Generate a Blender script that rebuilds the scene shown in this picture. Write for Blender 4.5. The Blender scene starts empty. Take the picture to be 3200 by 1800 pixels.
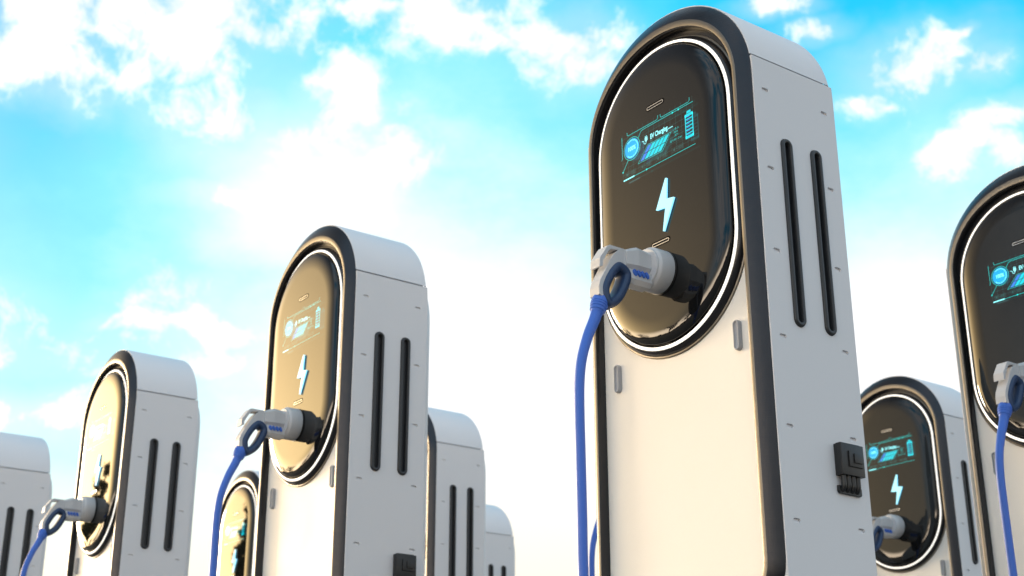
import bpy, bmesh, math, random
from mathutils import Vector, Matrix
random.seed(7)
R = math.radians
S = 0.65            # metres per unit of charger width
H = 0.54            # camera height in those units
sc = bpy.context.scene
COL = sc.collection

# ------------------------------------------------------------------ camera
YAW, PIT, ROL = 0.9408, 0.3615, -0.0011
cy, sy, cp, sp = math.cos(YAW), math.sin(YAW), math.cos(PIT), math.sin(PIT)
r0 = Vector((cy, sy, 0)); F = Vector((-sy*cp, cy*cp, sp)); U0 = Vector((sy*sp, -cy*sp, cp))
rr = r0*math.cos(ROL) + U0*math.sin(ROL); uu = -r0*math.sin(ROL) + U0*math.cos(ROL)
cam = bpy.data.cameras.new('camera'); camo = bpy.data.objects.new('camera', cam); COL.objects.link(camo)
camo.matrix_world = Matrix(((rr.x, uu.x, -F.x, 0), (rr.y, uu.y, -F.y, 0), (rr.z, uu.z, -F.z, H*S), (0, 0, 0, 1)))
cam.sensor_width = 36; cam.lens = 4318.5*36/3200; cam.clip_end = 5000; cam.clip_start = 0.02
cam.dof.use_dof = True; cam.dof.focus_distance = 5.05*S; cam.dof.aperture_fstop = 5.6
sc.camera = camo

# ------------------------------------------------------------------ sun and sky
SUN_AZ, SUN_EL = 191.0, 9.0     # compass angle from +X towards +Y, elevation
sd_ = Vector((math.cos(R(SUN_AZ))*math.cos(R(SUN_EL)), math.sin(R(SUN_AZ))*math.cos(R(SUN_EL)), math.sin(R(SUN_EL))))
sun = bpy.data.lights.new('sun', 'SUN'); sun.energy = 2.0; sun.angle = R(10); sun.color = (1.0, 0.80, 0.58)
so = bpy.data.objects.new('sun', sun); COL.objects.link(so)
so.rotation_euler = sd_.to_track_quat('Z', 'Y').to_euler(); so.location = (0, 0, 20)

world = bpy.data.worlds.new('World'); sc.world = world; world.use_nodes = True
nt = world.node_tree; nt.nodes.clear()
def nd(t, **k):
    n = nt.nodes.new(t)
    for a, b in k.items(): setattr(n, a, b)
    return n
def lk(a, b): nt.links.new(a, b)
def setin(s, v):
    if isinstance(v, bpy.types.NodeSocket): lk(v, s)
    else: s.default_value = v
def M(op, a, b=0.0, c=0.0, clamp=False):
    n = nd('ShaderNodeMath', operation=op, use_clamp=clamp)
    for i, v in enumerate((a, b, c)): setin(n.inputs[i], v)
    return n.outputs[0]
def VM(op, a, b=None, out=0):
    n = nd('ShaderNodeVectorMath', operation=op); setin(n.inputs[0], a)
    if b is not None: setin(n.inputs[1], b)
    return n.outputs[out]
def MIX(f, a, b):
    n = nd('ShaderNodeMix', data_type='RGBA'); setin(n.inputs[0], f); setin(n.inputs[6], a); setin(n.inputs[7], b); return n.outputs[2]
def SM(v, lo, hi):
    n = nd('ShaderNodeMapRange', interpolation_type='SMOOTHSTEP'); setin(n.inputs[0], v); n.inputs[1].default_value = lo; n.inputs[2].default_value = hi; return n.outputs[0]
tc = nd('ShaderNodeTexCoord'); D = VM('NORMALIZE', tc.outputs['Generated'])
sky = nd('ShaderNodeTexSky', sky_type='NISHITA', sun_disc=False, sun_elevation=R(SUN_EL), sun_rotation=R(90-SUN_AZ))
sky.air_density = 1.0; sky.dust_density = 1.6; sky.ozone_density = 1.5
hs = nd('ShaderNodeHueSaturation'); hs.inputs['Saturation'].default_value = 0.62; hs.inputs['Value'].default_value = 0.9; lk(sky.outputs[0], hs.inputs['Color'])
STR = 0.1
def dirpx(x, y):            # direction of a point of the sky (3200 x 1800 photograph)
    return (F + rr*((x-1600)/4318.5) - uu*((y-900)/4318.5)).normalized()
sep = nd('ShaderNodeSeparateXYZ'); lk(D, sep.inputs[0]); z = sep.outputs[2]
sunside = VM('DOT_PRODUCT', VM('NORMALIZE', VM('MULTIPLY', D, (1, 1, 0))), tuple(Vector((math.cos(R(206)), math.sin(R(206)), 0))), out=1)
def blob(px, py, sx, sy_, vec):
    c = dirpx(px, py); k = sx/sy_
    d = nd('ShaderNodeVectorMath', operation='DISTANCE'); lk(vec[k] if k in vec else vec.setdefault(k, VM('MULTIPLY', vec['v'], (1, 1, k))), d.inputs[0])
    d.inputs[1].default_value = (c.x, c.y, c.z*k)
    return M('MULTIPLY_ADD', d.outputs['Value'], -4318.5/sx, 1.0)
nz0 = nd('ShaderNodeTexNoise'); nz0.inputs['Scale'].default_value = 5; nz0.inputs['Detail'].default_value = 7; nz0.inputs['Roughness'].default_value = 0.6; lk(VM('MULTIPLY', D, (1, 1, 1.7)), nz0.inputs['Vector'])
wn = nd('ShaderNodeTexNoise'); wn.inputs['Scale'].default_value = 14; wn.inputs['Detail'].default_value = 5; lk(D, wn.inputs['Vector'])
warp = VM('ADD', D, VM('MULTIPLY', VM('SUBTRACT', wn.outputs['Color'], (0.5, 0.5, 0.5)), (0.045, 0.045, 0.045)))
# clear blue high up, paling towards the horizon and into the bright thin overcast low in the sky
dv = {'v': D}
far = M('MULTIPLY_ADD', blob(1500, 1300, 2050, 2050/1.2, dv), -1.0, 1.0)      # 0 at its middle
far = M('MINIMUM', far, M('MULTIPLY_ADD', blob(2900, 1150, 1900, 1900/1.5, dv), -1.0, 1.0))
far = M('MINIMUM', far, M('MULTIPLY_ADD', blob(950, 640, 1300, 1300/1.5, dv), -1.0, 1.16))
far = M('ADD', far, M('MULTIPLY_ADD', nz0.outputs[0], 0.55, -0.275))
ramp = nd('ShaderNodeValToRGB'); el = ramp.color_ramp.elements
el[0].position = 0.20; el[0].color = (0.99, 1.0, 1.0, 1); el[1].position = 1.0; el[1].color = (0.0, 0.47, 0.83, 1)
for p, c in ((0.32, (0.78, 0.97, 1.0)), (0.48, (0.38, 0.86, 1.0)), (0.63, (0.13, 0.72, 0.98)), (0.80, (0.01, 0.58, 0.94))):
    e = el.new(p); e.color = (*c, 1)
lk(far, ramp.inputs[0])
bluec = VM('MULTIPLY', ramp.outputs[0], (8.6, 8.6, 8.6))
away = M('SUBTRACT', 1.0, SM(sunside, 0.76, 0.90))
c0 = MIX(M('MULTIPLY', away, 0.92), hs.outputs[0], bluec)
c1 = c0
# cumulus
fn = nd('ShaderNodeTexNoise'); fn.inputs['Scale'].default_value = 20; fn.inputs['Detail'].default_value = 9; fn.inputs['Roughness'].default_value = 0.66; lk(warp, fn.inputs['Vector'])
vec = {'v': warp}
BL = [(520, 40, 480, 190), (170, 10, 260, 120), (90, 190, 300, 90), (760, 130, 260, 60), (1400, 30, 260, 110), (1180, 10, 200, 50), (1560, 110, 120, 70),
      (1095, 275, 150, 80), (740, 400, 210, 110), (960, 470, 260, 120), (1120, 540, 160, 80), (1760, 130, 200, 100), (1840, 200, 160, 80),
      (2870, 200, 210, 100), (3070, 190, 90, 60), (2980, 470, 110, 70), (3140, 350, 150, 50), (2690, 310, 90, 50), (3000, 90, 60, 20), (2430, 10, 130, 40), (2560, 90, 100, 40),
      (3150, 480, 80, 60), (540, 1030, 220, 36), (180, 1310, 300, 70), (640, 1130, 120, 40), (860, 640, 260, 30), (60, 180, 140, 60)]
acc = None
for (a, b, c, d) in BL:
    v = blob(a, b, c*1.15, d*1.15, vec); acc = v if acc is None else M('MAXIMUM', acc, v)
# scattered clouds over the rest of the sky, thinning towards the view's own
gn = nd('ShaderNodeTexNoise'); gn.inputs['Scale'].default_value = 4.5; gn.inputs['Detail'].default_value = 2; lk(VM('MULTIPLY', warp, (1, 1, 1.8)), gn.inputs['Vector'])
gen = M('ADD', M('MULTIPLY_ADD', gn.outputs[0], 4.0, -2.6), M('MULTIPLY', SM(far, 1.05, 1.7), 1.1))
acc = M('MAXIMUM', acc, gen)
acc = M('MAXIMUM', acc, -0.6)
cl = SM(M('ADD', acc, M('MULTIPLY_ADD', fn.outputs[0], 3.4, -1.7)), -0.12, 0.95)
wisp = M('MULTIPLY', SM(M('ADD', acc, M('MULTIPLY_ADD', nz0.outputs[0], 3.0, -1.4)), -0.5, 0.9), 0.30)
c2 = MIX(M('MULTIPLY', M('MAXIMUM', cl, wisp), M('SUBTRACT', 1.0, SM(sunside, 0.76, 0.92))), c1, MIX(SM(fn.outputs[0], 0.42, 0.62), (7.3, 7.5, 8.0, 1), (9.0, 9.0, 9.1, 1)))
# warm light near the horizon
warmf = M('MULTIPLY', M('SUBTRACT', 1.0, SM(z, 0.13, 0.27)), 0.85)
c3 = MIX(M('MULTIPLY', warmf, M('SUBTRACT', 1.0, SM(sunside, 0.76, 0.92))), c2, (8.8, 7.7, 6.0, 1))
# glow of the low sun through the haze
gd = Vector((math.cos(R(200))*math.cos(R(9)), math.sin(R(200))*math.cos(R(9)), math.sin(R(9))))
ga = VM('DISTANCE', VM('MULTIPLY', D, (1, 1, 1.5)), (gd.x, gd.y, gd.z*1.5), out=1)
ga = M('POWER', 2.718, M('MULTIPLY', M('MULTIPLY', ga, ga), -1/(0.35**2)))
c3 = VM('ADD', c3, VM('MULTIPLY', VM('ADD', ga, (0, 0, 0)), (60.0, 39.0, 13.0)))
front = SM(VM('DOT_PRODUCT', D, (math.cos(R(255)), math.sin(R(255)), 0), out=1), 0.45, 0.9)  # warm low sky band, added facing the stations to brighten their front panels
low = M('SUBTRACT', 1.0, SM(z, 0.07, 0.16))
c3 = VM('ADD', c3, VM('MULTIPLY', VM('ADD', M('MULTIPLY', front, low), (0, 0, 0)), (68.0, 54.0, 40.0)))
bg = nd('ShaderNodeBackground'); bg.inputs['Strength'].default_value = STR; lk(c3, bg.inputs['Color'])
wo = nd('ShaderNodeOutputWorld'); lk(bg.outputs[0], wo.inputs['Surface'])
sc.view_settings.view_transform = 'Standard'; sc.view_settings.look = 'None'; sc.view_settings.exposure = 0.5; sc.view_settings.gamma = 1
sc.view_settings.use_curve_mapping = False

# ------------------------------------------------------------------ materials
def mat(name, col, rough=0.5, metal=0.0, ior=1.5, emit=None, es=1.0, grain=None, bump=None, add=False, spec=0.5):
    m = bpy.data.materials.new(name); m.use_nodes = True; t = m.node_tree; n = t.nodes; l = t.links
    b = n['Principled BSDF']; b.inputs['Base Color'].default_value = (*col, 1); b.inputs['Roughness'].default_value = rough
    b.inputs['Metallic'].default_value = metal; b.inputs['IOR'].default_value = ior
    if emit and add:
        n.remove(b); e = n.new('ShaderNodeEmission'); e.inputs[0].default_value = (*emit, 1); e.inputs[1].default_value = es
        tr = n.new('ShaderNodeBsdfTransparent'); a = n.new('ShaderNodeAddShader'); l.new(e.outputs[0], a.inputs[0]); l.new(tr.outputs[0], a.inputs[1])
        l.new(a.outputs[0], n['Material Output'].inputs[0]); return m
    if emit: b.inputs['Emission Color'].default_value = (*emit, 1); b.inputs['Emission Strength'].default_value = es
    o = n.new('ShaderNodeTexCoord')
    if grain:
        sx, amp = grain; tx = n.new('ShaderNodeTexNoise'); tx.inputs['Scale'].default_value = sx; tx.inputs['Detail'].default_value = 4
        l.new(o.outputs['Object'], tx.inputs['Vector'])
        big = n.new('ShaderNodeTexNoise'); big.inputs['Scale'].default_value = 3.5; big.inputs['Detail'].default_value = 6; l.new(o.outputs['Object'], big.inputs['Vector'])
        s = n.new('ShaderNodeMath'); s.operation = 'ADD'; l.new(tx.outputs[0], s.inputs[0]); l.new(big.outputs[0], s.inputs[1])
        mr = n.new('ShaderNodeMapRange'); mr.inputs[1].default_value = 0.5; mr.inputs[2].default_value = 1.5; mr.inputs[3].default_value = 1-amp; mr.inputs[4].default_value = 1+amp; l.new(s.outputs[0], mr.inputs[0])
        mx = n.new('ShaderNodeVectorMath'); mx.operation = 'SCALE'; mx.inputs[0].default_value = col; l.new(mr.outputs[0], mx.inputs['Scale']); l.new(mx.outputs[0], b.inputs['Base Color'])
        rm = n.new('ShaderNodeMapRange'); rm.inputs[1].default_value = 0.3; rm.inputs[2].default_value = 0.7; rm.inputs[3].default_value = rough*0.88; rm.inputs[4].default_value = min(1, rough*1.12); l.new(big.outputs[0], rm.inputs[0]); l.new(rm.outputs[0], b.inputs['Roughness'])
    if bump:
        sc3, st = bump; mp = n.new('ShaderNodeMapping'); mp.inputs['Scale'].default_value = sc3; l.new(o.outputs['Object'], mp.inputs['Vector'])
        tx = n.new('ShaderNodeTexNoise'); tx.inputs['Scale'].default_value = 1; tx.inputs['Detail'].default_value = 3; l.new(mp.outputs[0], tx.inputs['Vector'])
        bp = n.new('ShaderNodeBump'); bp.inputs['Strength'].default_value = st; bp.inputs['Distance'].default_value = 0.001; l.new(tx.outputs[0], bp.inputs['Height']); l.new(bp.outputs[0], b.inputs['Normal'])
    return m
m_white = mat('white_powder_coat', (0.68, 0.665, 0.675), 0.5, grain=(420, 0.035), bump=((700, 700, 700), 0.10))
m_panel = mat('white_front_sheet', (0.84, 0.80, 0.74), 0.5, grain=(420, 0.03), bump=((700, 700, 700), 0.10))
m_lip = mat('gunmetal_warm_sheen', (0.17, 0.155, 0.135), 0.36, metal=0.9, bump=((14, 14, 900), 0.4))  # same gunmetal, with the warm reflected glow painted into its colour
m_void = mat('black_recess', (0.001, 0.001, 0.001), 0.9, ior=1.1)
m_metal = mat('brushed_gunmetal', (0.046, 0.046, 0.051), 0.30, metal=0.9, grain=(60, 0.05), bump=((14, 14, 900), 0.35))
m_gloss = mat('piano_black_glass', (0.005, 0.005, 0.005), 0.02, ior=1.52)
m_black = mat('black_plastic', (0.012, 0.012, 0.013), 0.42, grain=(200, 0.08))
m_collar = mat('dark_collar_metal', (0.022, 0.022, 0.025), 0.22, metal=0.3, bump=((14, 14, 900), 0.2))
m_rubber = mat('dark_rubber', (0.022, 0.023, 0.026), 0.45, grain=(200, 0.08))
m_led = mat('led_light', (0.8, 0.8, 0.8), 0.4, emit=(1.0, 0.93, 0.82), es=0.62)
m_vent = mat('grey_vent_plastic', (0.36, 0.37, 0.40), 0.45, grain=(300, 0.05))
m_chrome = mat('glowing_metal_trim', (0.7, 0.7, 0.7), 0.25, metal=1.0, emit=(1, 1, 1), es=0.06)  # faint emission painted in; the slit trim is no light source
m_plug = mat('grey_plug_plastic', (0.55, 0.55, 0.565), 0.48, grain=(500, 0.06), bump=((900, 900, 900), 0.15))
m_navy = mat('navy_rubber_grip', (0.018, 0.045, 0.115), 0.42, grain=(300, 0.06))
m_blue = mat('blue_cable_sheath', (0.045, 0.145, 0.58), 0.42, grain=(200, 0.05))
m_bolt = mat('bolt_light', (0.01, 0.01, 0.01), 0.04, ior=1.62, emit=(0.34, 0.74, 0.82), es=1.25)
m_bolt2 = mat('bolt_light_edge', (0.2, 0.5, 0.7), 0.4, emit=(0.22, 0.60, 0.85), es=0.75)
m_line = mat('display_cyan', (0, 0, 0), emit=(0.0, 0.70, 0.66), es=0.75, add=True)
m_grid = mat('display_dim', (0, 0, 0), emit=(0.06, 0.32, 0.30), es=0.22, add=True)
m_text = mat('display_text', (0, 0, 0), emit=(0.30, 0.95, 1.0), es=1.0, add=True)
m_disc = mat('display_disc', (0, 0, 0), emit=(0.0, 0.42, 0.85), es=0.8, add=True)
m_cell = mat('display_cell', (0, 0, 0), emit=(0.0, 0.66, 0.76), es=0.85, add=True)
m_cellb = mat('display_cell_blue', (0, 0, 0), emit=(0.04, 0.24, 0.80), es=0.8, add=True)
m_concrete = mat('concrete', (0.30, 0.29, 0.28), 0.85, grain=(30, 0.15))

# ------------------------------------------------------------------ mesh helpers (in charger units; z measured from the camera's height)
def W(p): return (p[0]*S, p[1]*S, (p[2]+H)*S)
def mk(name, verts, faces, m, parent=None, smooth=True, ang=35, raw=False, label=None, bevel=0):
    me = bpy.data.meshes.new(name); me.from_pydata([tuple(v) if raw else W(v) for v in verts], [], faces)
    bm = bmesh.new(); bm.from_mesh(me); bmesh.ops.remove_doubles(bm, verts=bm.verts, dist=1e-6); bmesh.ops.recalc_face_normals(bm, faces=bm.faces)
    if bevel:
        es = [e for e in bm.edges if len(e.link_faces) == 2 and e.calc_face_angle(0) > R(30)]
        bmesh.ops.bevel(bm, geom=es, offset=bevel*S, segments=2, profile=0.6, affect='EDGES', clamp_overlap=True)
    for f in bm.faces: f.smooth = smooth
    if smooth:
        for e in bm.edges:
            if len(e.link_faces) == 2 and e.calc_face_angle(0) > R(ang): e.smooth = False
    bm.to_mesh(me); bm.free(); me.materials.append(m)
    o = bpy.data.objects.new(name, me); COL.objects.link(o)
    if parent: o.parent = parent
    if label: o['label'] = label
    return o
def loft(name, rings, m, parent=None, closed=True, cap0=False, cap1=False, **k):
    n = len(rings[0]); v = [p for r_ in rings for p in r_]; f = []
    for i in range(len(rings)-1):
        for j in range(n if closed else n-1):
            a = i*n+j; b = i*n+(j+1) % n; f.append((a, b, b+n, a+n))
    if cap0: f.append(tuple(range(n)))
    if cap1: f.append(tuple((len(rings)-1)*n+i for i in range(n)))
    return mk(name, v, f, m, parent, **k)
def boxm(x0, x1, y0, y1, z0, z1):
    v = [(x, y, zz) for x in (x0, x1) for y in (y0, y1) for zz in (z0, z1)]
    return v, [(0, 1, 3, 2), (4, 6, 7, 5), (0, 4, 5, 1), (2, 3, 7, 6), (0, 2, 6, 4), (1, 5, 7, 3)]
def stad(r, zt, zb, y, n=28, cx=0):
    return [(cx+r*math.cos(math.pi*i/n), y, zt+r*math.sin(math.pi*i/n)) for i in range(n+1)] + [(cx-r*math.cos(math.pi*i/n), y, zb-r*math.sin(math.pi*i/n)) for i in range(n+1)]
ZC, RZ, ZB = 2.676, 0.4815, 0.60
def arch(i, y, n=40, hw=0.5, rb=0.2, zb=ZB, kz=1.0):
    h = hw-i; rz = RZ-i*kz; p = [(h*math.cos(math.pi*k/n), y, ZC+rz*math.sin(math.pi*k/n)) for k in range(n+1)]
    r_ = max(rb-i, 0.004); zb = zb+i
    p += [(-h+r_-r_*math.cos(math.pi/2*k/8), y, zb+r_-r_*math.sin(math.pi/2*k/8)) for k in range(9)]
    p += [(h-r_+r_*math.sin(math.pi/2*k/8), y, zb+r_-r_*math.cos(math.pi/2*k/8)) for k in range(9)]
    return p
def curve_plate(name, loops, thick, bev, m, parent, mapf, ang=12):
    cu = bpy.data.curves.new(name, 'CURVE'); cu.dimensions = '2D'; cu.fill_mode = 'BOTH'; cu.extrude = thick/2; cu.bevel_depth = bev; cu.bevel_resolution = 1; cu.offset = -bev
    for lp in loops:
        s = cu.splines.new('POLY'); s.points.add(len(lp)-1)
        for q, (a, b) in zip(s.points, lp): q.co = (a, b, 0, 1)
        s.use_cyclic_u = True
    return from_curve(name, cu, m, parent, mapf, ang)
def from_curve(name, cu, m, parent, mapf, ang=35):
    ob = bpy.data.objects.new('temp', cu); COL.objects.link(ob)
    dg = bpy.context.evaluated_depsgraph_get(); me = bpy.data.meshes.new_from_object(ob.evaluated_get(dg))
    bpy.data.objects.remove(ob); bpy.data.curves.remove(cu)
    v = [mapf(*p.co) for p in me.vertices]; f = [tuple(p.vertices) for p in me.polygons]; bpy.data.meshes.remove(me)
    return mk(name, v, f, m, parent, ang=ang, smooth=name not in ('side_panel', 'cable_cleat', 'grip_shell'))
def text(name, body, x, zz, size, m, parent, y, sxx=0.62, align='LEFT', shear=0.0, thick=0.0):
    cu = bpy.data.curves.new(name, 'FONT'); cu.body = body; cu.size = size; cu.align_x = align; cu.offset = thick; cu.resolution_u = 3
    return from_curve(name, cu, m, parent, lambda a, b, c: (x+(a+b*shear)*sxx, y, zz+b))
def rstad(cx, cz, hw, hl, n=8, vertical=True):
    hw_, L = hw, hl-hw
    p = [(cx+hw*math.cos(math.pi*k/n), cz+L+hw*math.sin(math.pi*k/n)) for k in range(n+1)] + [(cx-hw*math.cos(math.pi*k/n), cz-L-hw*math.sin(math.pi*k/n)) for k in range(n+1)]
    return p if vertical else [(cx+(b-cz), cz+(a-cx)) for a, b in p]
class MB:
    def __init__(s): s.v = []; s.f = []
    def poly(s, pts, y): n = len(s.v); s.v += [(a, y, b) for a, b in pts]; s.f.append(tuple(range(n, n+len(pts))))
    def line(s, a, b, w, y):
        d = Vector((b[0]-a[0], b[1]-a[1])); 
        if d.length < 1e-9: return
        q = Vector((-d.y, d.x)).normalized()*w/2; s.poly([(a[0]+q.x, a[1]+q.y), (b[0]+q.x, b[1]+q.y), (b[0]-q.x, b[1]-q.y), (a[0]-q.x, a[1]-q.y)], y)
    def path(s, pts, w, y):
        for a, b in zip(pts, pts[1:]): s.line(a, b, w, y)
    def add(s, v, f): n = len(s.v); s.v += v; s.f += [tuple(i+n for i in q) for q in f]
    def build(s, name, m, parent, **k): return mk(name, s.v, s.f, m, parent, **k)
def empty(name, label, cat, group=None):
    o = bpy.data.objects.new(name, None); COL.objects.link(o); o['label'] = label; o['category'] = cat; o.empty_display_size = 0.2
    if group: o['group'] = group
    return o
def catmull(pts, per=6, closed=False):
    out = []; n = len(pts); g = (lambda i: Vector(pts[i % n])) if closed else (lambda i: Vector(pts[min(max(i, 0), n-1)]))
    for i in range(n if closed else n-1):
        a, b, c, d = g(i-1), g(i), g(i+1), g(i+2)
        for k in range(per):
            t = k/per; out.append(0.5*((2*b)+(-a+c)*t+(2*a-5*b+4*c-d)*t*t+(-a+3*b-3*c+d)*t**3))
    if not closed: out.append(Vector(pts[-1]))
    return out

# ------------------------------------------------------------------ the charger
def make_charger():
    t = empty('charging_station', '', 'charging station')
    # core body, one squared arch
    loft('body', [arch(0.020, -0.004, rb=0.03), arch(0.020, 0.437, rb=0.03)], m_white, t, cap0=True, cap1=True)
    # cap over the arch with its own thickness
    n = 40; prof = [(0.012, -0.006), (0.002, -0.009), (-0.001, -0.006), (-0.002, 0.004), (-0.002, 0.434), (0.001, 0.442), (0.006, 0.4455), (0.022, 0.4455)]
    rings = []
    a0 = math.asin((2.7535-ZC)/RZ)
    for k in range(n+1):
        a = a0+(math.pi-2*a0)*k/n
        rings.append([((0.5-i)*math.cos(a), y, ZC+(RZ-i)*math.sin(a)) for i, y in prof])
    loft('top_cap', rings, m_white, t, closed=False, cap0=False)
    # side sheets with stamped openings
    for s in (1, -1):
        outer = [(-0.009, 0.52), (0.449, 0.52), (0.449, 2.64), (0.4485, 2.70), (0.446, 2.7445), (-0.009, 2.7445)]
        holes = []
        for yc in (0.0535, 0.386):
            for q in range(7): holes.append(rstad(yc, 2.6085-0.335*q, 0.0075, 0.0175, 6, False))
        for yc in (0.1475, 0.3125): holes.append(rstad(yc, 2.039, 0.0305, 0.384, 14))
        sp_ = curve_plate('side_panel', [outer]+holes, 0.020, 0.0012, m_white, t, lambda a, b, c, s=s: (s*(0.4912+c), a, b))
        bm = bmesh.new(); bm.from_mesh(sp_.data)
        for yc in (0.0535, 0.386):
            for q in range(7):
                zc_ = 2.6085-0.335*q; bm.faces.new([bm.verts.new(W((s*x, y, zz))) for x, y, zz in ((0.4992, yc-0.019, zc_-0.0085), (0.4975, yc+0.019, zc_-0.0085), (0.4925, yc+0.019, zc_+0.0085), (0.4955, yc-0.019, zc_+0.0085))])
        bm.to_mesh(sp_.data); bm.free()
        for yc in (0.1475, 0.3125):
            rg = [[(s*x, p, q) for p, q in rstad(yc, 2.039, hw, 0.384-(0.031-hw), 14)] for hw, x in ((0.0305, 0.492), (0.0305, 0.501), (0.0295, 0.507), (0.027, 0.5115), (0.0225, 0.513), (0.0165, 0.5125), (0.0145, 0.510), (0.0135, 0.4905))]
            loft('side_vent', rg, m_rubber, t, cap1=True, ang=50)
    # back cover with chamfered edges and a curved top
    rg = []
    for zz in (0.52, 1.5, 2.55, 2.60, 2.65, 2.69, 2.72, 2.742):
        e = 1 if zz <= 2.55 else math.sqrt(max(0, 1-((zz-2.55)/0.195)**2))
        rg.append([(x, 0.438+d*e, zz) for x, d in ((0.496, 0.0), (0.495, 0.012), (0.486, 0.028), (0.462, 0.054), (0.44, 0.060), (-0.44, 0.060), (-0.462, 0.054), (-0.486, 0.028), (-0.495, 0.012), (-0.496, 0.0))])
    loft('back_cover', rg, m_white, t, cap0=True, cap1=True)
    # metal bezel round the front
    pr = [(0.003, -0.001), (0.003, -0.010), (0.006, -0.0155), (0.030, -0.0355), (0.046, -0.0475), (0.050, -0.0495), (0.054, -0.0505), (0.064, -0.0505), (0.068, -0.0495), (0.070, -0.0465), (0.0715, -0.030), (0.0725, 0.002)]
    loft('bezel', [arch(i, y, kz=1.56) for i, y in pr[:6]], m_metal, t, ang=50); loft('bezel_lip', [arch(i, y, kz=1.56) for i, y in pr[5:9]], m_lip, t, ang=50)
    loft('bezel_reveal', [arch(i, y, kz=1.56) for i, y in pr[8:]], m_collar, t, ang=50)
    hp = [p for p in arch(0.0727, -0.0085, kz=1.56) if p[2] > 2.3]; hp += [(hp[-1][0], -0.0085, 2.07), (hp[0][0], -0.0085, 2.07)]
    mk('head_recess', hp, [tuple(range(len(hp)))], m_collar, t, smooth=False)
    mk('front_panel', arch(0.0728, -0.0060, kz=1.56), [tuple(range(len(arch(0, 0))))], m_panel, t, smooth=False)
    for sx in (-1, 1):
        rg = [[(p, y, q) for p, q in rstad(sx*0.341, 1.637, hw, 0.059-(0.016-hw), 8)] for hw, y in ((0.016, -0.004), (0.0158, -0.020), (0.013, -0.0245), (0.010, -0.0245), (0.0085, -0.018), (0.007, -0.017))]
        loft('panel_latch', rg, m_vent, t, cap1=True, ang=50)
    # oval display pod: collar, lit ring, glossy glass
    LT, LB = 2.605, 2.074
    P = lambda lst: [stad(r_, LT, LB, y, 36) for r_, y in lst]
    loft('collar_flange', P([(0.4268, -0.002), (0.4268, -0.0105), (0.4250, -0.0125), (0.4175, -0.0125)]), m_lip, t, ang=50)
    loft('pod_collar', P([(0.4185, -0.010), (0.4180, -0.014), (0.4095, -0.026), (0.4025, -0.0335), (0.3990, -0.0345)]), m_collar, t, ang=50)
    loft('light_ring', P([(0.3990, -0.0345), (0.3982, -0.0368), (0.3920, -0.0388), (0.3868, -0.0395), (0.3858, -0.0385)]), m_led, t, ang=60)
    loft('pod_groove', P([(0.3858, -0.0385), (0.3845, -0.0370), (0.3800, -0.034), (0.3795, -0.028), (0.372, -0.026)]), m_gloss, t)
    dome = [(0.3765, -0.024), (0.3765, -0.040)]
    for k in range(1, 15):
        a = math.pi/2*k/14; dome.append((0.2765+0.10*math.cos(a), -0.040-0.0255*math.sin(a)**0.9))
    glass = loft('display_glass', P(dome), m_gloss, t, cap1=True, ang=60)
    YG = -0.0662
    for cz in (2.722, 2.108):
        sl = mk('sensor_slit', [(a, YG, b) for a, b in rstad(0.004, cz, 0.0125, 0.056, 8, False)], [tuple(range(18))], m_void, t, smooth=False)
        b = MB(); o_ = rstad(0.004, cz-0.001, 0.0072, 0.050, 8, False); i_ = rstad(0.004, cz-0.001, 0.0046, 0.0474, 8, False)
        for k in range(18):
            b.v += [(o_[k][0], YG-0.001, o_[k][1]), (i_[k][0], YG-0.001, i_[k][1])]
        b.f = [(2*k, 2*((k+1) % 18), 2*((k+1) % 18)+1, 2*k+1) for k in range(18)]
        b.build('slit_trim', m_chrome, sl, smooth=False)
    # lightning bolt, raised plate in two layers
    bolt = [(0.0560, 2.366), (-0.0045, 2.246), (0.0500, 2.2405), (0.0310, 2.145), (0.0355, 2.1435), (0.1010, 2.2680), (0.0560, 2.2760), (0.0630, 2.3655)]
    v = [(a, -0.0765, b) for a, b in bolt]+[(a, -0.0740, b) for a, b in bolt]; nb = len(bolt)
    bo = mk('bolt_symbol', v, [tuple(range(nb))]+[(i, (i+1) % nb, (i+1) % nb+nb, i+nb) for i in range(nb)], m_bolt, t, smooth=False)
    v = [(a+0.001, y, b) for y in (-0.0705, -0.068) for a, b in bolt]
    mk('bolt_back_layer', v, [tuple(range(nb))]+[(i, (i+1) % nb, (i+1) % nb+nb, i+nb) for i in range(nb)], m_bolt2, bo, smooth=False)  # second, bluer copy of the bolt just behind it
    # display graphics, a thin lit film just in front of the glass
    Y = -0.0790
    X0, X1, Z0, Z1 = -0.196, 0.240, 2.446, 2.640
    g = MB()
    for k in range(14): x = X0+0.004+(X1-X0-0.01)*k/13; g.line((x, Z0+0.006), (x, Z1+0.018), 0.0011, Y+0.0002)
    for k in range(7): zz = Z0+0.024+(Z1-Z0-0.03)*k/6; g.line((X0, zz), (X1, zz), 0.0011, Y+0.0004)
    for k in range(4):
        cx = X0+0.028+k*0.096; cz = Z0+0.019
        g.path([(cx-0.012, cz-0.009), (cx+0.054, cz-0.009), (cx+0.054, cz+0.010), (cx-0.012, cz+0.010), (cx-0.012, cz-0.009)], 0.0011, Y)
        g.poly([(cx+0.006*math.cos(a*math.pi/6), cz+0.006*math.sin(a*math.pi/6)) for a in range(12)], Y)
        for q in range(4): g.line((cx+0.024, cz-0.005+q*0.0036), (cx+0.050, cz-0.005+q*0.0036), 0.0016, Y)
        g.line((cx+0.010, cz), (cx+0.022, cz), 0.002, Y)
    g.build('display_grid', m_grid, t, smooth=False)
    l = MB(); w = 0.0021
    l.path([(X0+0.002, Z1+0.006), (X0+0.002, Z1-0.094), (X0-0.003, Z1-0.100)], w, Y-0.0004)
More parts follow.
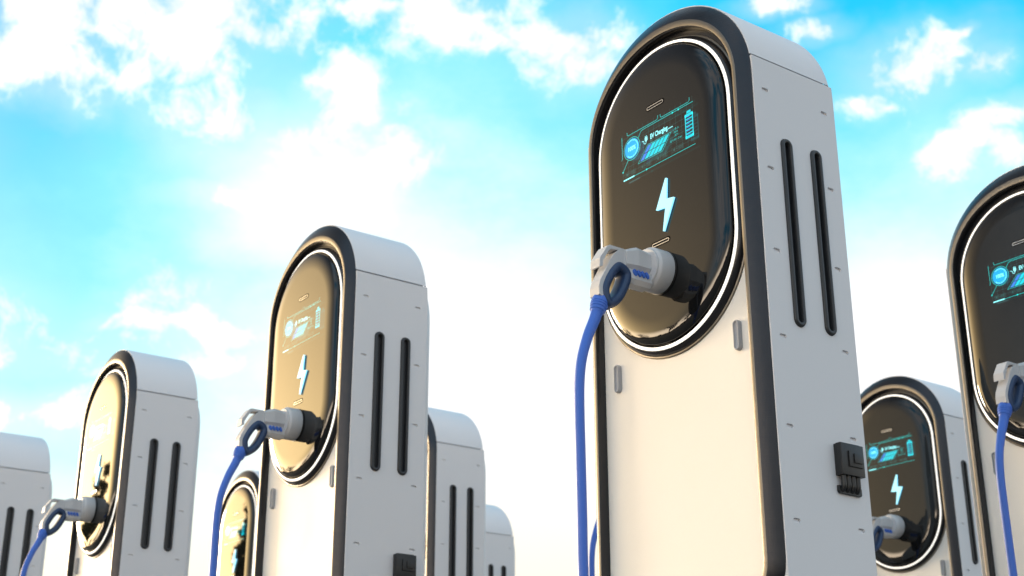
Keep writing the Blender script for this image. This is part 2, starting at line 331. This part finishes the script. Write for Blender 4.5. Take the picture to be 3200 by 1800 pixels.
    def bracket(a, b, zz): l.path([(a, zz+0.016), (a+0.001, zz+0.004), (a+0.007, zz), (b-0.008, zz), (b-0.001, zz+0.005), (b, zz+0.018)], w, Y-0.0004)
    bracket(X0+0.036, X0+0.228, Z1); bracket(X0+0.243, X1-0.020, Z1)
    cxx, czz, rc = -0.132, 2.573, 0.0505
    l.path([(cxx+0.041, czz+0.032), (cxx+0.058, 2.628), (cxx+0.070, 2.6315), (X1, 2.6315)], w, Y-0.0006)
    l.path([(cxx-0.026, czz-0.045), (X0+0.004, czz-0.088)], w, Y-0.0006)
    for ax, az in ((X0+0.352, 2.6315), (X0+0.316, 2.6315), (X0+0.150, Z0-0.002)): l.poly([(ax-0.004, az-0.0055), (ax+0.006, az), (ax-0.004, az+0.0055)], Y-0.0008)
    l.poly([(X0+0.000, czz-0.094), (X0+0.009, czz-0.090), (X0+0.001, czz-0.083)], Y-0.0008)
    for k in range(48): a, b = 2*math.pi*k/48, 2*math.pi*(k+1)/48; l.line((cxx+rc*math.cos(a), czz+rc*math.sin(a)), (cxx+rc*math.cos(b), czz+rc*math.sin(b)), 0.0024, Y-0.0004)
    l.line((X0+0.012, Z0-0.002), (X1+0.002, Z0-0.002), w, Y-0.0004)
    l.path([(-0.098, 2.488), (0.052, 2.488), (0.106, 2.5505), (-0.036, 2.5505), (-0.098, 2.488)], 0.0016, Y-0.0004)
    l.build('display_outline', m_line, t, smooth=False)
    h = MB(); h.line((X0+0.006, Z0-0.002), (X0+0.074, Z0-0.002), 0.006, Y-0.0012)
    h.build('progress_bar', m_text, t, smooth=False)
    d = MB(); d.poly([(cxx+0.0445*math.cos(a*math.pi/20), czz+0.0445*math.sin(a*math.pi/20)) for a in range(40)], Y-0.001)
    dc = d.build('charge_gauge', m_disc, t, smooth=False)
    k_ = MB()
    for a in range(-20, 16):
        c, s_ = math.cos(a*math.pi/24+0.25), math.sin(a*math.pi/24+0.25); k_.line((cxx+0.035*c, czz+0.035*s_), (cxx+0.041*c, czz+0.041*s_), 0.0018, Y-0.0016)
    k_.build('gauge_tick_ring', m_text, dc, smooth=False)
    text('gauge_text', '100%', cxx, czz-0.0085, 0.0265, m_text, dc, Y-0.0018, 0.85, 'CENTER', thick=0.0006)
    pn = MB(); pb = MB()
    for rw in range(2):
        for q in range(5):
            u0 = -0.083+q*0.0265+rw*0.027; zz = 2.4925+rw*0.0285; sh = 0.024
            (pb if q == 0 else pn).poly([(u0, zz), (u0+0.022, zz), (u0+0.022+sh, zz+0.0255), (u0+sh, zz+0.0255)], Y-0.001)
    pi_ = pn.build('solar_panel_icon', m_cell, t, smooth=False); pb.build('solar_cell_pair', m_cellb, pi_, smooth=False)
    b = MB(); bx0, bx1, bz0, bz1 = 0.190, 0.236, 2.486, 2.586
    b.line((bx0+0.0025, bz0), (bx0+0.0025, bz1), 0.005, Y-0.001); b.line((bx1-0.0025, bz0), (bx1-0.0025, bz1), 0.005, Y-0.001)
    b.poly([(bx0, bz0-0.004), (bx1, bz0-0.004), (bx1, bz0+0.008), (bx0, bz0+0.008)], Y-0.0012); b.poly([(bx0, bz1-0.008), (bx1, bz1-0.008), (bx1, bz1+0.004), (bx0, bz1+0.004)], Y-0.0012)
    b.poly([(bx0+0.010, bz1+0.006), (bx1-0.010, bz1+0.006), (bx1-0.013, bz1+0.017), (bx0+0.013, bz1+0.017)], Y-0.0012)
    for k in range(1, 6): zz = bz0+0.002+k*0.0158; b.line((bx0+0.005, zz), (bx1-0.005, zz), 0.0045, Y-0.001)
    bt = b.build('battery_icon', m_cell, t, smooth=False)
    b = MB()
    for k in range(6): b.line((bx0+0.009, bz0+0.0135+k*0.0155), (bx0+0.027, bz0+0.0135+k*0.0155), 0.003, Y-0.001)
    b.build('battery_level', m_cellb, bt, smooth=False)
    text('heading_text', 'EV Charging.......', -0.018, 2.5700, 0.0300, m_text, t, Y-0.0006, 0.70, thick=0.0009)
    pl = MB(); px, pz = -0.043, 2.573
    pl.poly([(px-0.008, pz+0.002), (px-0.008, pz+0.016), (px+0.008, pz+0.016), (px+0.008, pz+0.002), (px+0.003, pz-0.004), (px-0.003, pz-0.004)], Y-0.0006)
    pl.line((px-0.004, pz+0.016), (px-0.004, pz+0.023), 0.003, Y-0.0006); pl.line((px+0.004, pz+0.016), (px+0.004, pz+0.023), 0.003, Y-0.0006)
    pl.path([(px, pz-0.004), (px-0.001, pz-0.010), (px-0.007, pz-0.013), (px-0.013, pz-0.009), (px-0.015, pz+0.001), (px-0.021, pz+0.005), (px-0.026, pz+0.004)], 0.0026, Y-0.0006)
    pl.build('plug_icon', m_text, t, smooth=False)
    for s_, x, zz in (('2 / 40   A', 0.116, 2.5515), ('400 mi', 0.121, 2.5370), ('232 V', 0.126, 2.5225), ('58.7 kWh / 12 min', 0.098, 2.5040)):
        text('readout_text', s_, x, zz, 0.0125, m_line, t, Y-0.0006, 0.72, shear=0.2)
    # plug socket and the isolator box on the side
    ring = lambda rl: [[(r_*math.cos(2*math.pi*k/40), y, 1.979+r_*math.sin(2*math.pi*k/40)) for k in range(40)] for r_, y in rl]
    loft('socket', ring([(0.090, -0.064), (0.090, -0.0685), (0.086, -0.070), (0.070, -0.070)]), m_black, t, cap1=True)
    v, f = boxm(0.4985, 0.537, 0.2735, 0.3935, 1.120, 1.2365)
    ib = mk('isolator_box', v, f, m_black, t, bevel=0.003)
    v, f = boxm(0.4985, 0.525, 0.285, 0.385, 1.230, 1.2415); mk('box_lid', v, f, m_black, ib, bevel=0.001)
    v, f = boxm(0.5365, 0.5425, 0.3085, 0.381, 1.152, 1.2095); mk('raised_tile', v, f, m_black, ib, bevel=0.0006)
    v, f = boxm(0.542, 0.5475, 0.3320, 0.3740, 1.1665, 1.2010); mk('raised_tile', v, f, m_black, ib, bevel=0.0006)
    lug = [(0.2725, 1.066), (0.279, 1.0565), (0.389, 1.0545), (0.394, 1.060), (0.394, 1.0820), (0.390, 1.085), (0.2900, 1.074), (0.289, 1.0835), (0.2740, 1.085)]
    curve_plate('cable_cleat', [lug], 0.012, 0.001, m_black, t, lambda a, b, c: (0.5065+c, a, b))
    for k in range(4):
        yc = 0.291+k*0.0255; path = catmull([(0.521, yc, 1.128), (0.521, yc, 1.095), (0.5205, yc, 1.083), (0.515, yc, 1.0715), (0.505, yc, 1.066)], 4)
        loft('box_lead', tube(path, 0.0098, 10), m_black, t)
    v, f = boxm(-0.45, 0.45, 0.02, 0.42, -0.50, 0.60); mk('plinth', v, f, m_rubber, t, bevel=0.004)
    v, f = boxm(-0.54, 0.54, -0.06, 0.50, -H+0.002, -0.50); mk('base_plate', v, f, m_concrete, t, bevel=0.004)
    return t
def tube(path, r_, n=12):
    rings = []; up = Vector((1, 0, 0))
    for i, p in enumerate(path):
        d = (path[min(i+1, len(path)-1)]-path[max(i-1, 0)]).normalized()
        a = (up-d*up.dot(d)).normalized(); b = d.cross(a); rad = r_(i/(len(path)-1)) if callable(r_) else r_
        rings.append([tuple(p+a*rad*math.cos(2*math.pi*k/n)+b*rad*math.sin(2*math.pi*k/n)) for k in range(n)])
    return rings

# ------------------------------------------------------------------ plug and cable
def make_plug():
    t = empty('charging_plug', '', 'charging plug')
    ring = lambda rl: [[(r_*math.cos(2*math.pi*k/48), y, 1.979+r_*math.sin(2*math.pi*k/48)) for k in range(48)] for r_, y in rl]
    loft('plug_barrel', ring([(0.060, -0.0705), (0.0855, -0.0705), (0.088, -0.073), (0.088, -0.136), (0.0865, -0.1395), (0.0800, -0.1465), (0.0785, -0.1485), (0.0785, -0.1535), (0.0765, -0.1565), (0.060, -0.1575)]), m_plug, t, cap1=True, ang=28)
    def octo(y, zb, zt, hw, c): return [(hw, y, zb+c), (hw, y, zt-c), (hw-c, y, zt), (-hw+c, y, zt), (-hw, y, zt-c), (-hw, y, zb+c), (-hw+c, y, zb), (hw-c, y, zb)]
    loft('plug_neck', [octo(-0.150, 1.942, 2.036, 0.044, 0.018), octo(-0.172, 1.942, 2.036, 0.045, 0.018), octo(-0.218, 1.945, 2.041, 0.044, 0.016), octo(-0.240, 1.947, 2.034, 0.040, 0.014), octo(-0.274, 1.950, 2.020, 0.035, 0.010)], m_plug, t, cap0=True, cap1=True, smooth=False)
    ng = loft('neck_base', [octo(-0.150, 1.886, 1.950, 0.040, 0.016), octo(-0.236, 1.886, 1.950, 0.040, 0.016), octo(-0.268, 1.900, 1.950, 0.034, 0.012)], m_plug, t, cap0=True, cap1=True, smooth=False)
    for k in range(4):
        yc = -0.1800-k*0.0200; pts = [(0.0080*math.cos(a)*(1 if abs(math.cos(a)) > 0.5 else 1), 0.0150*math.sin(a)) for a in [math.pi/8+i*math.pi/4 for i in range(8)]]
        rg = [[(x, yc+(a*c_+b*s_)*sc_, 1.9275+(b*c_-a*s_)*sc_) for a, b in pts] for c_, s_ in ((math.cos(0.5), -math.sin(0.5)),) for x, sc_ in ((0.038, 1), (0.0455, 1), (0.0475, 0.75))]
        loft('signal_dot', rg, m_blue, t, cap1=True, smooth=False)
    plate = [(-0.262, 2.020), (-0.350, 2.021), (-0.363, 2.015), (-0.403, 1.956), (-0.405, 1.920), (-0.388, 1.926), (-0.387, 1.945), (-0.3665, 1.9800), (-0.357, 1.996), (-0.345, 2.0050), (-0.310, 2.0085),
             (-0.333, 1.987), (-0.356, 1.950), (-0.403, 1.867), (-0.410, 1.840), (-0.409, 1.808), (-0.372, 1.792), (-0.366, 1.800), (-0.374, 1.830), (-0.370, 1.862), (-0.337, 1.925), (-0.318, 1.948), (-0.285, 1.948), (-0.262, 1.930)]
    curve_plate('grip_shell', [plate], 0.054, 0.0015, m_plug, t, lambda a, b, c: (c, a, b), ang=20)
    out = [(-0.313, 1.960), (-0.280, 1.957), (-0.255, 1.938), (-0.247, 1.910), (-0.262, 1.866), (-0.292, 1.812), (-0.325, 1.780), (-0.360, 1.766), (-0.385, 1.790), (-0.394, 1.835), (-0.381, 1.876), (-0.350, 1.927)]
    pts = catmull([(0, a, b) for a, b in out], 5, True); c0 = sum(pts, Vector())/len(pts); rings = []
    for i, p in enumerate(pts):
        tg = (pts[(i+1) % len(pts)]-pts[i-1]).normalized(); nn = Vector((0, tg.z, -tg.y))
        if nn.dot(c0-p) < 0: nn = -nn
        rings.append([tuple(p+nn*(0.0175-0.0205*cs(k, 0))+Vector((0.0385*cs(k, 1), 0, 0))) for k in range(16)])
    rings.append(rings[0]); loft('grip_loop', rings, m_navy, t, ang=80)
    A = Vector((0, -0.379, 1.802)); B = Vector((0, -0.400, 1.745)); d = (B-A).normalized()
    L = (B-A).length; prof = [(0, 0.037), (0.25, 0.039), (0.36, 0.0395), (0.38, 0.0375), (0.42, 0.0375), (0.44, 0.0395), (0.52, 0.039), (0.54, 0.0365), (0.58, 0.0365), (0.60, 0.038), (0.70, 0.037), (0.72, 0.034), (0.76, 0.034), (0.78, 0.0355), (0.92, 0.034), (0.95, 0.030), (1.1, 0.027)]
    rings = []; a_ = Vector((1, 0, 0)); b_ = d.cross(a_)
    for tt, r_ in prof: rings.append([tuple(A+d*L*tt+(a_*math.cos(2*math.pi*k/28)+b_*math.sin(2*math.pi*k/28))*r_*0.87) for k in range(28)])
    loft('strain_relief', rings, m_blue, t, cap0=True, cap1=True, ang=30)
    pth = catmull([(0, -0.396, 1.760), (0, -0.412, 1.715), (0, -0.447, 1.640), (0, -0.478, 1.545), (0, -0.491, 1.449), (0, -0.4935, 1.330), (0, -0.4925, 1.21), (0, -0.491, 0.98), (0, -0.490, 0.76), (0, -0.475, 0.45), (0.01, -0.41, 0.1), (0.02, -0.27, -0.2), (0.02, -0.10, -0.32), (0.02, 0.05, -0.34)], 6)
    loft('cable', tube(pth, lambda u: 0.0190 if u > 0.2 else 0.0235-0.0225*u, 20), m_blue, t)
    return t
def cs(k, w):
    a = 2*math.pi*k/16; c, s = math.cos(a), math.sin(a); f = lambda v: math.copysign(abs(v)**0.75, v)
    return f(c) if w == 0 else f(s)

def copy_tree(o, parent=None):
    c = o.copy(); COL.objects.link(c)
    if parent: c.parent = parent
    for ch in list(o.children): copy_tree(ch, c)
    return c
# ------------------------------------------------------------------ ground
def ground():
    m = bpy.data.materials.new('asphalt'); m.use_nodes = True; t = m.node_tree; b = t.nodes['Principled BSDF']; b.inputs['Roughness'].default_value = 0.9
    tx = t.nodes.new('ShaderNodeTexNoise'); tx.inputs['Scale'].default_value = 40; tx.inputs['Detail'].default_value = 10
    o = t.nodes.new('ShaderNodeTexCoord'); t.links.new(o.outputs['Object'], tx.inputs['Vector'])
    cr = t.nodes.new('ShaderNodeValToRGB'); cr.color_ramp.elements[0].color = (0.10, 0.098, 0.094, 1); cr.color_ramp.elements[1].color = (0.20, 0.19, 0.18, 1)
    t.links.new(tx.outputs[0], cr.inputs[0]); t.links.new(cr.outputs[0], b.inputs['Base Color'])
    s = 1500; g = mk('ground', [(-s, -s, 0), (s, -s, 0), (s, s, 0), (-s, s, 0)], [(0, 1, 2, 3)], m, raw=True, smooth=False); g['kind'] = 'structure'
ground()

# ------------------------------------------------------------------ place everything
GRP = 'matching charging stations standing in rows'
stations = [
    (-3.749, 3.527, 'tallest charging station in full view, dark glass face, blue cable hanging at its left edge'),
    (-6.641, 3.443, 'mid-size charging station left of centre with a gold-tinted face and a plug sticking out'),
    (-9.526, 3.356, 'smaller charging station near the left edge, its face shining bright gold'),
    (-12.42, 3.272, 'white charging station cut off by the left frame edge, only its side showing'),
    (-9.525, 5.85, 'white charging station close behind the right side of the gold-tinted one left of centre'),
    (-12.433, 8.273, 'most distant low white charging station, standing against the pale sky near the middle'),
    (-12.46, 5.80, 'charging station with a blotchy gold face peeking out low behind the left-of-centre cable'),
    (-6.633, 8.453, 'small dark-faced charging station between the tallest one and the one cut by the right edge'),
    (-3.750, 6.020, 'large charging station cut off by the right frame edge with its dark face showing'),
    (-6.635, 5.935, 'charging station hidden behind the tallest one, only its blue cable edge showing'),
]
first = make_charger()
for i, (x, y, lab) in enumerate(stations):
    o = first if i == 0 else copy_tree(first)
    o.location = (x*S, y*S, 0); o['label'] = lab; o['group'] = GRP
plugs = [
    (0, 'largest grey plug with navy grip loop and blue cable, in the tallest dark-faced station'),
    (1, 'grey plug with blue cable in the gold-tinted station left of centre'),
    (2, 'small grey plug with blue cable in the bright gold station near the left edge'),
    (8, 'grey plug and long blue cable of the station cut off by the right edge'),
    (7, 'small grey plug half hidden behind the tallest station, in the small dark-faced station'),
    (9, 'blue cable showing as a thin strip along the left foot of the tallest station'),
]
fp = make_plug()
for i, (k, lab) in enumerate(plugs):
    o = fp if i == 0 else copy_tree(fp)
    o.location = (stations[k][0]*S, stations[k][1]*S, 0); o['label'] = lab; o['group'] = 'grey charging plugs on blue cables'

# ------------------------------------------------------------------ trees behind the photographer's left, seen in the glossy faces
m_leaf = mat('leaf', (0.05, 0.075, 0.03), 0.6, grain=(8, 0.4)); m_bark = mat('bark', (0.09, 0.065, 0.045), 0.9, grain=(25, 0.3))
def tree(az, dist, h, cr, label, seed):
    rnd = random.Random(seed); t = empty('tree', label, 'tree', 'trees reflected in the glossy faces')
    t.location = (math.cos(R(az))*dist, 4.4+math.sin(R(az))*dist, 0)
    b = MB(); ends = []
    def limb(p, q, r1, r2):
        path = [p.lerp(q, k/4)+Vector((rnd.uniform(-.04, .04), rnd.uniform(-.04, .04), 0))*(k % 4 > 0)*h*0.3 for k in range(5)]
        rg = tube(path, lambda u: r1+(r2-r1)*u, 7); vs = [p_ for r_ in rg for p_ in r_]
        b.add(vs, [(i*7+j, i*7+(j+1) % 7, (i+1)*7+(j+1) % 7, (i+1)*7+j) for i in range(4) for j in range(7)])
    top = Vector((0, 0, h*0.85)); limb(Vector((0, 0, -0.05)), top, h*0.028, h*0.008)
    for k in range(11):
        s = Vector((0, 0, h*rnd.uniform(0.35, 0.75))); a = rnd.uniform(0, 6.28); e = s+Vector((math.cos(a)*cr*0.75, math.sin(a)*cr*0.75, h*rnd.uniform(0.1, 0.28)))
        limb(s, e, h*0.012, h*0.004); ends.append(e); ends.append(s.lerp(e, 0.6))
    ends += [top, top*0.92, top*1.05]
    mk('trunk', b.v, b.f, m_bark, t, raw=True)
    v, f = [], []
    for e in ends:
        for q in range(90):
            p = e+Vector((rnd.gauss(0, 1), rnd.gauss(0, 1), rnd.gauss(0, .8)))*cr*0.2; u = Vector((rnd.gauss(0, 1), rnd.gauss(0, 1), rnd.gauss(0, 1))).normalized(); w = u.orthogonal().normalized()
            s_ = rnd.uniform(.04, .09); n = len(v); v += [p-u*s_, p+w*s_*.6, p+u*s_, p-w*s_*.6]; f.append((n, n+1, n+2, n+3))
    mk('crown', v, f, m_leaf, t, raw=True, smooth=False)
for q in ((197.9, 26, 4.0, 0.4, 'slim dark tree mirrored at the left of the bright gold face', 1), (199.6, 26, 6.6, 0.38, 'tallest narrow tree mirrored down the middle of the bright gold face', 2), (201.4, 26, 3.8, 0.5, 'short broad tree mirrored at the right of the bright gold face', 3),
          (206, 25, 4.0, 1.6, 'round tree mirrored under the left-of-centre plug', 4), (216, 30, 4.4, 1.7, 'low bushy tree near the setting sun', 5), (227, 26, 5.2, 1.2, 'tree mirrored as twigs in the lower dark glass', 6), (234, 24, 5.6, 1.1, 'tree mirrored at the left of the small dark face', 7)):
    tree(*q)
# far treeline all around, below the photograph's lower edge
v, f = [], []; rnd = random.Random(5)
for k in range(9000):
    a = rnd.uniform(0, 2*math.pi); dist = rnd.uniform(110, 135); p = Vector((math.cos(a)*dist, math.sin(a)*dist, abs(rnd.gauss(0, 1))*2.0*(0.75+0.35*math.sin(a*17)+0.25*math.sin(a*41)))); p.z = min(p.z, 9)
    s_ = rnd.uniform(0.8, 1.8); u = Vector((rnd.gauss(0, 1), rnd.gauss(0, 1), rnd.gauss(0, 1))).normalized(); w = u.orthogonal().normalized(); n = len(v)
    v += [p-u*s_, p+w*s_, p+u*s_, p-w*s_]; f.append((n, n+1, n+2, n+3))
tl = mk('distant_wood', v, f, m_leaf, raw=True, smooth=False); tl['kind'] = 'stuff'; tl['label'] = 'dark distant wood along the horizon, below the picture'; tl['category'] = 'woodland'
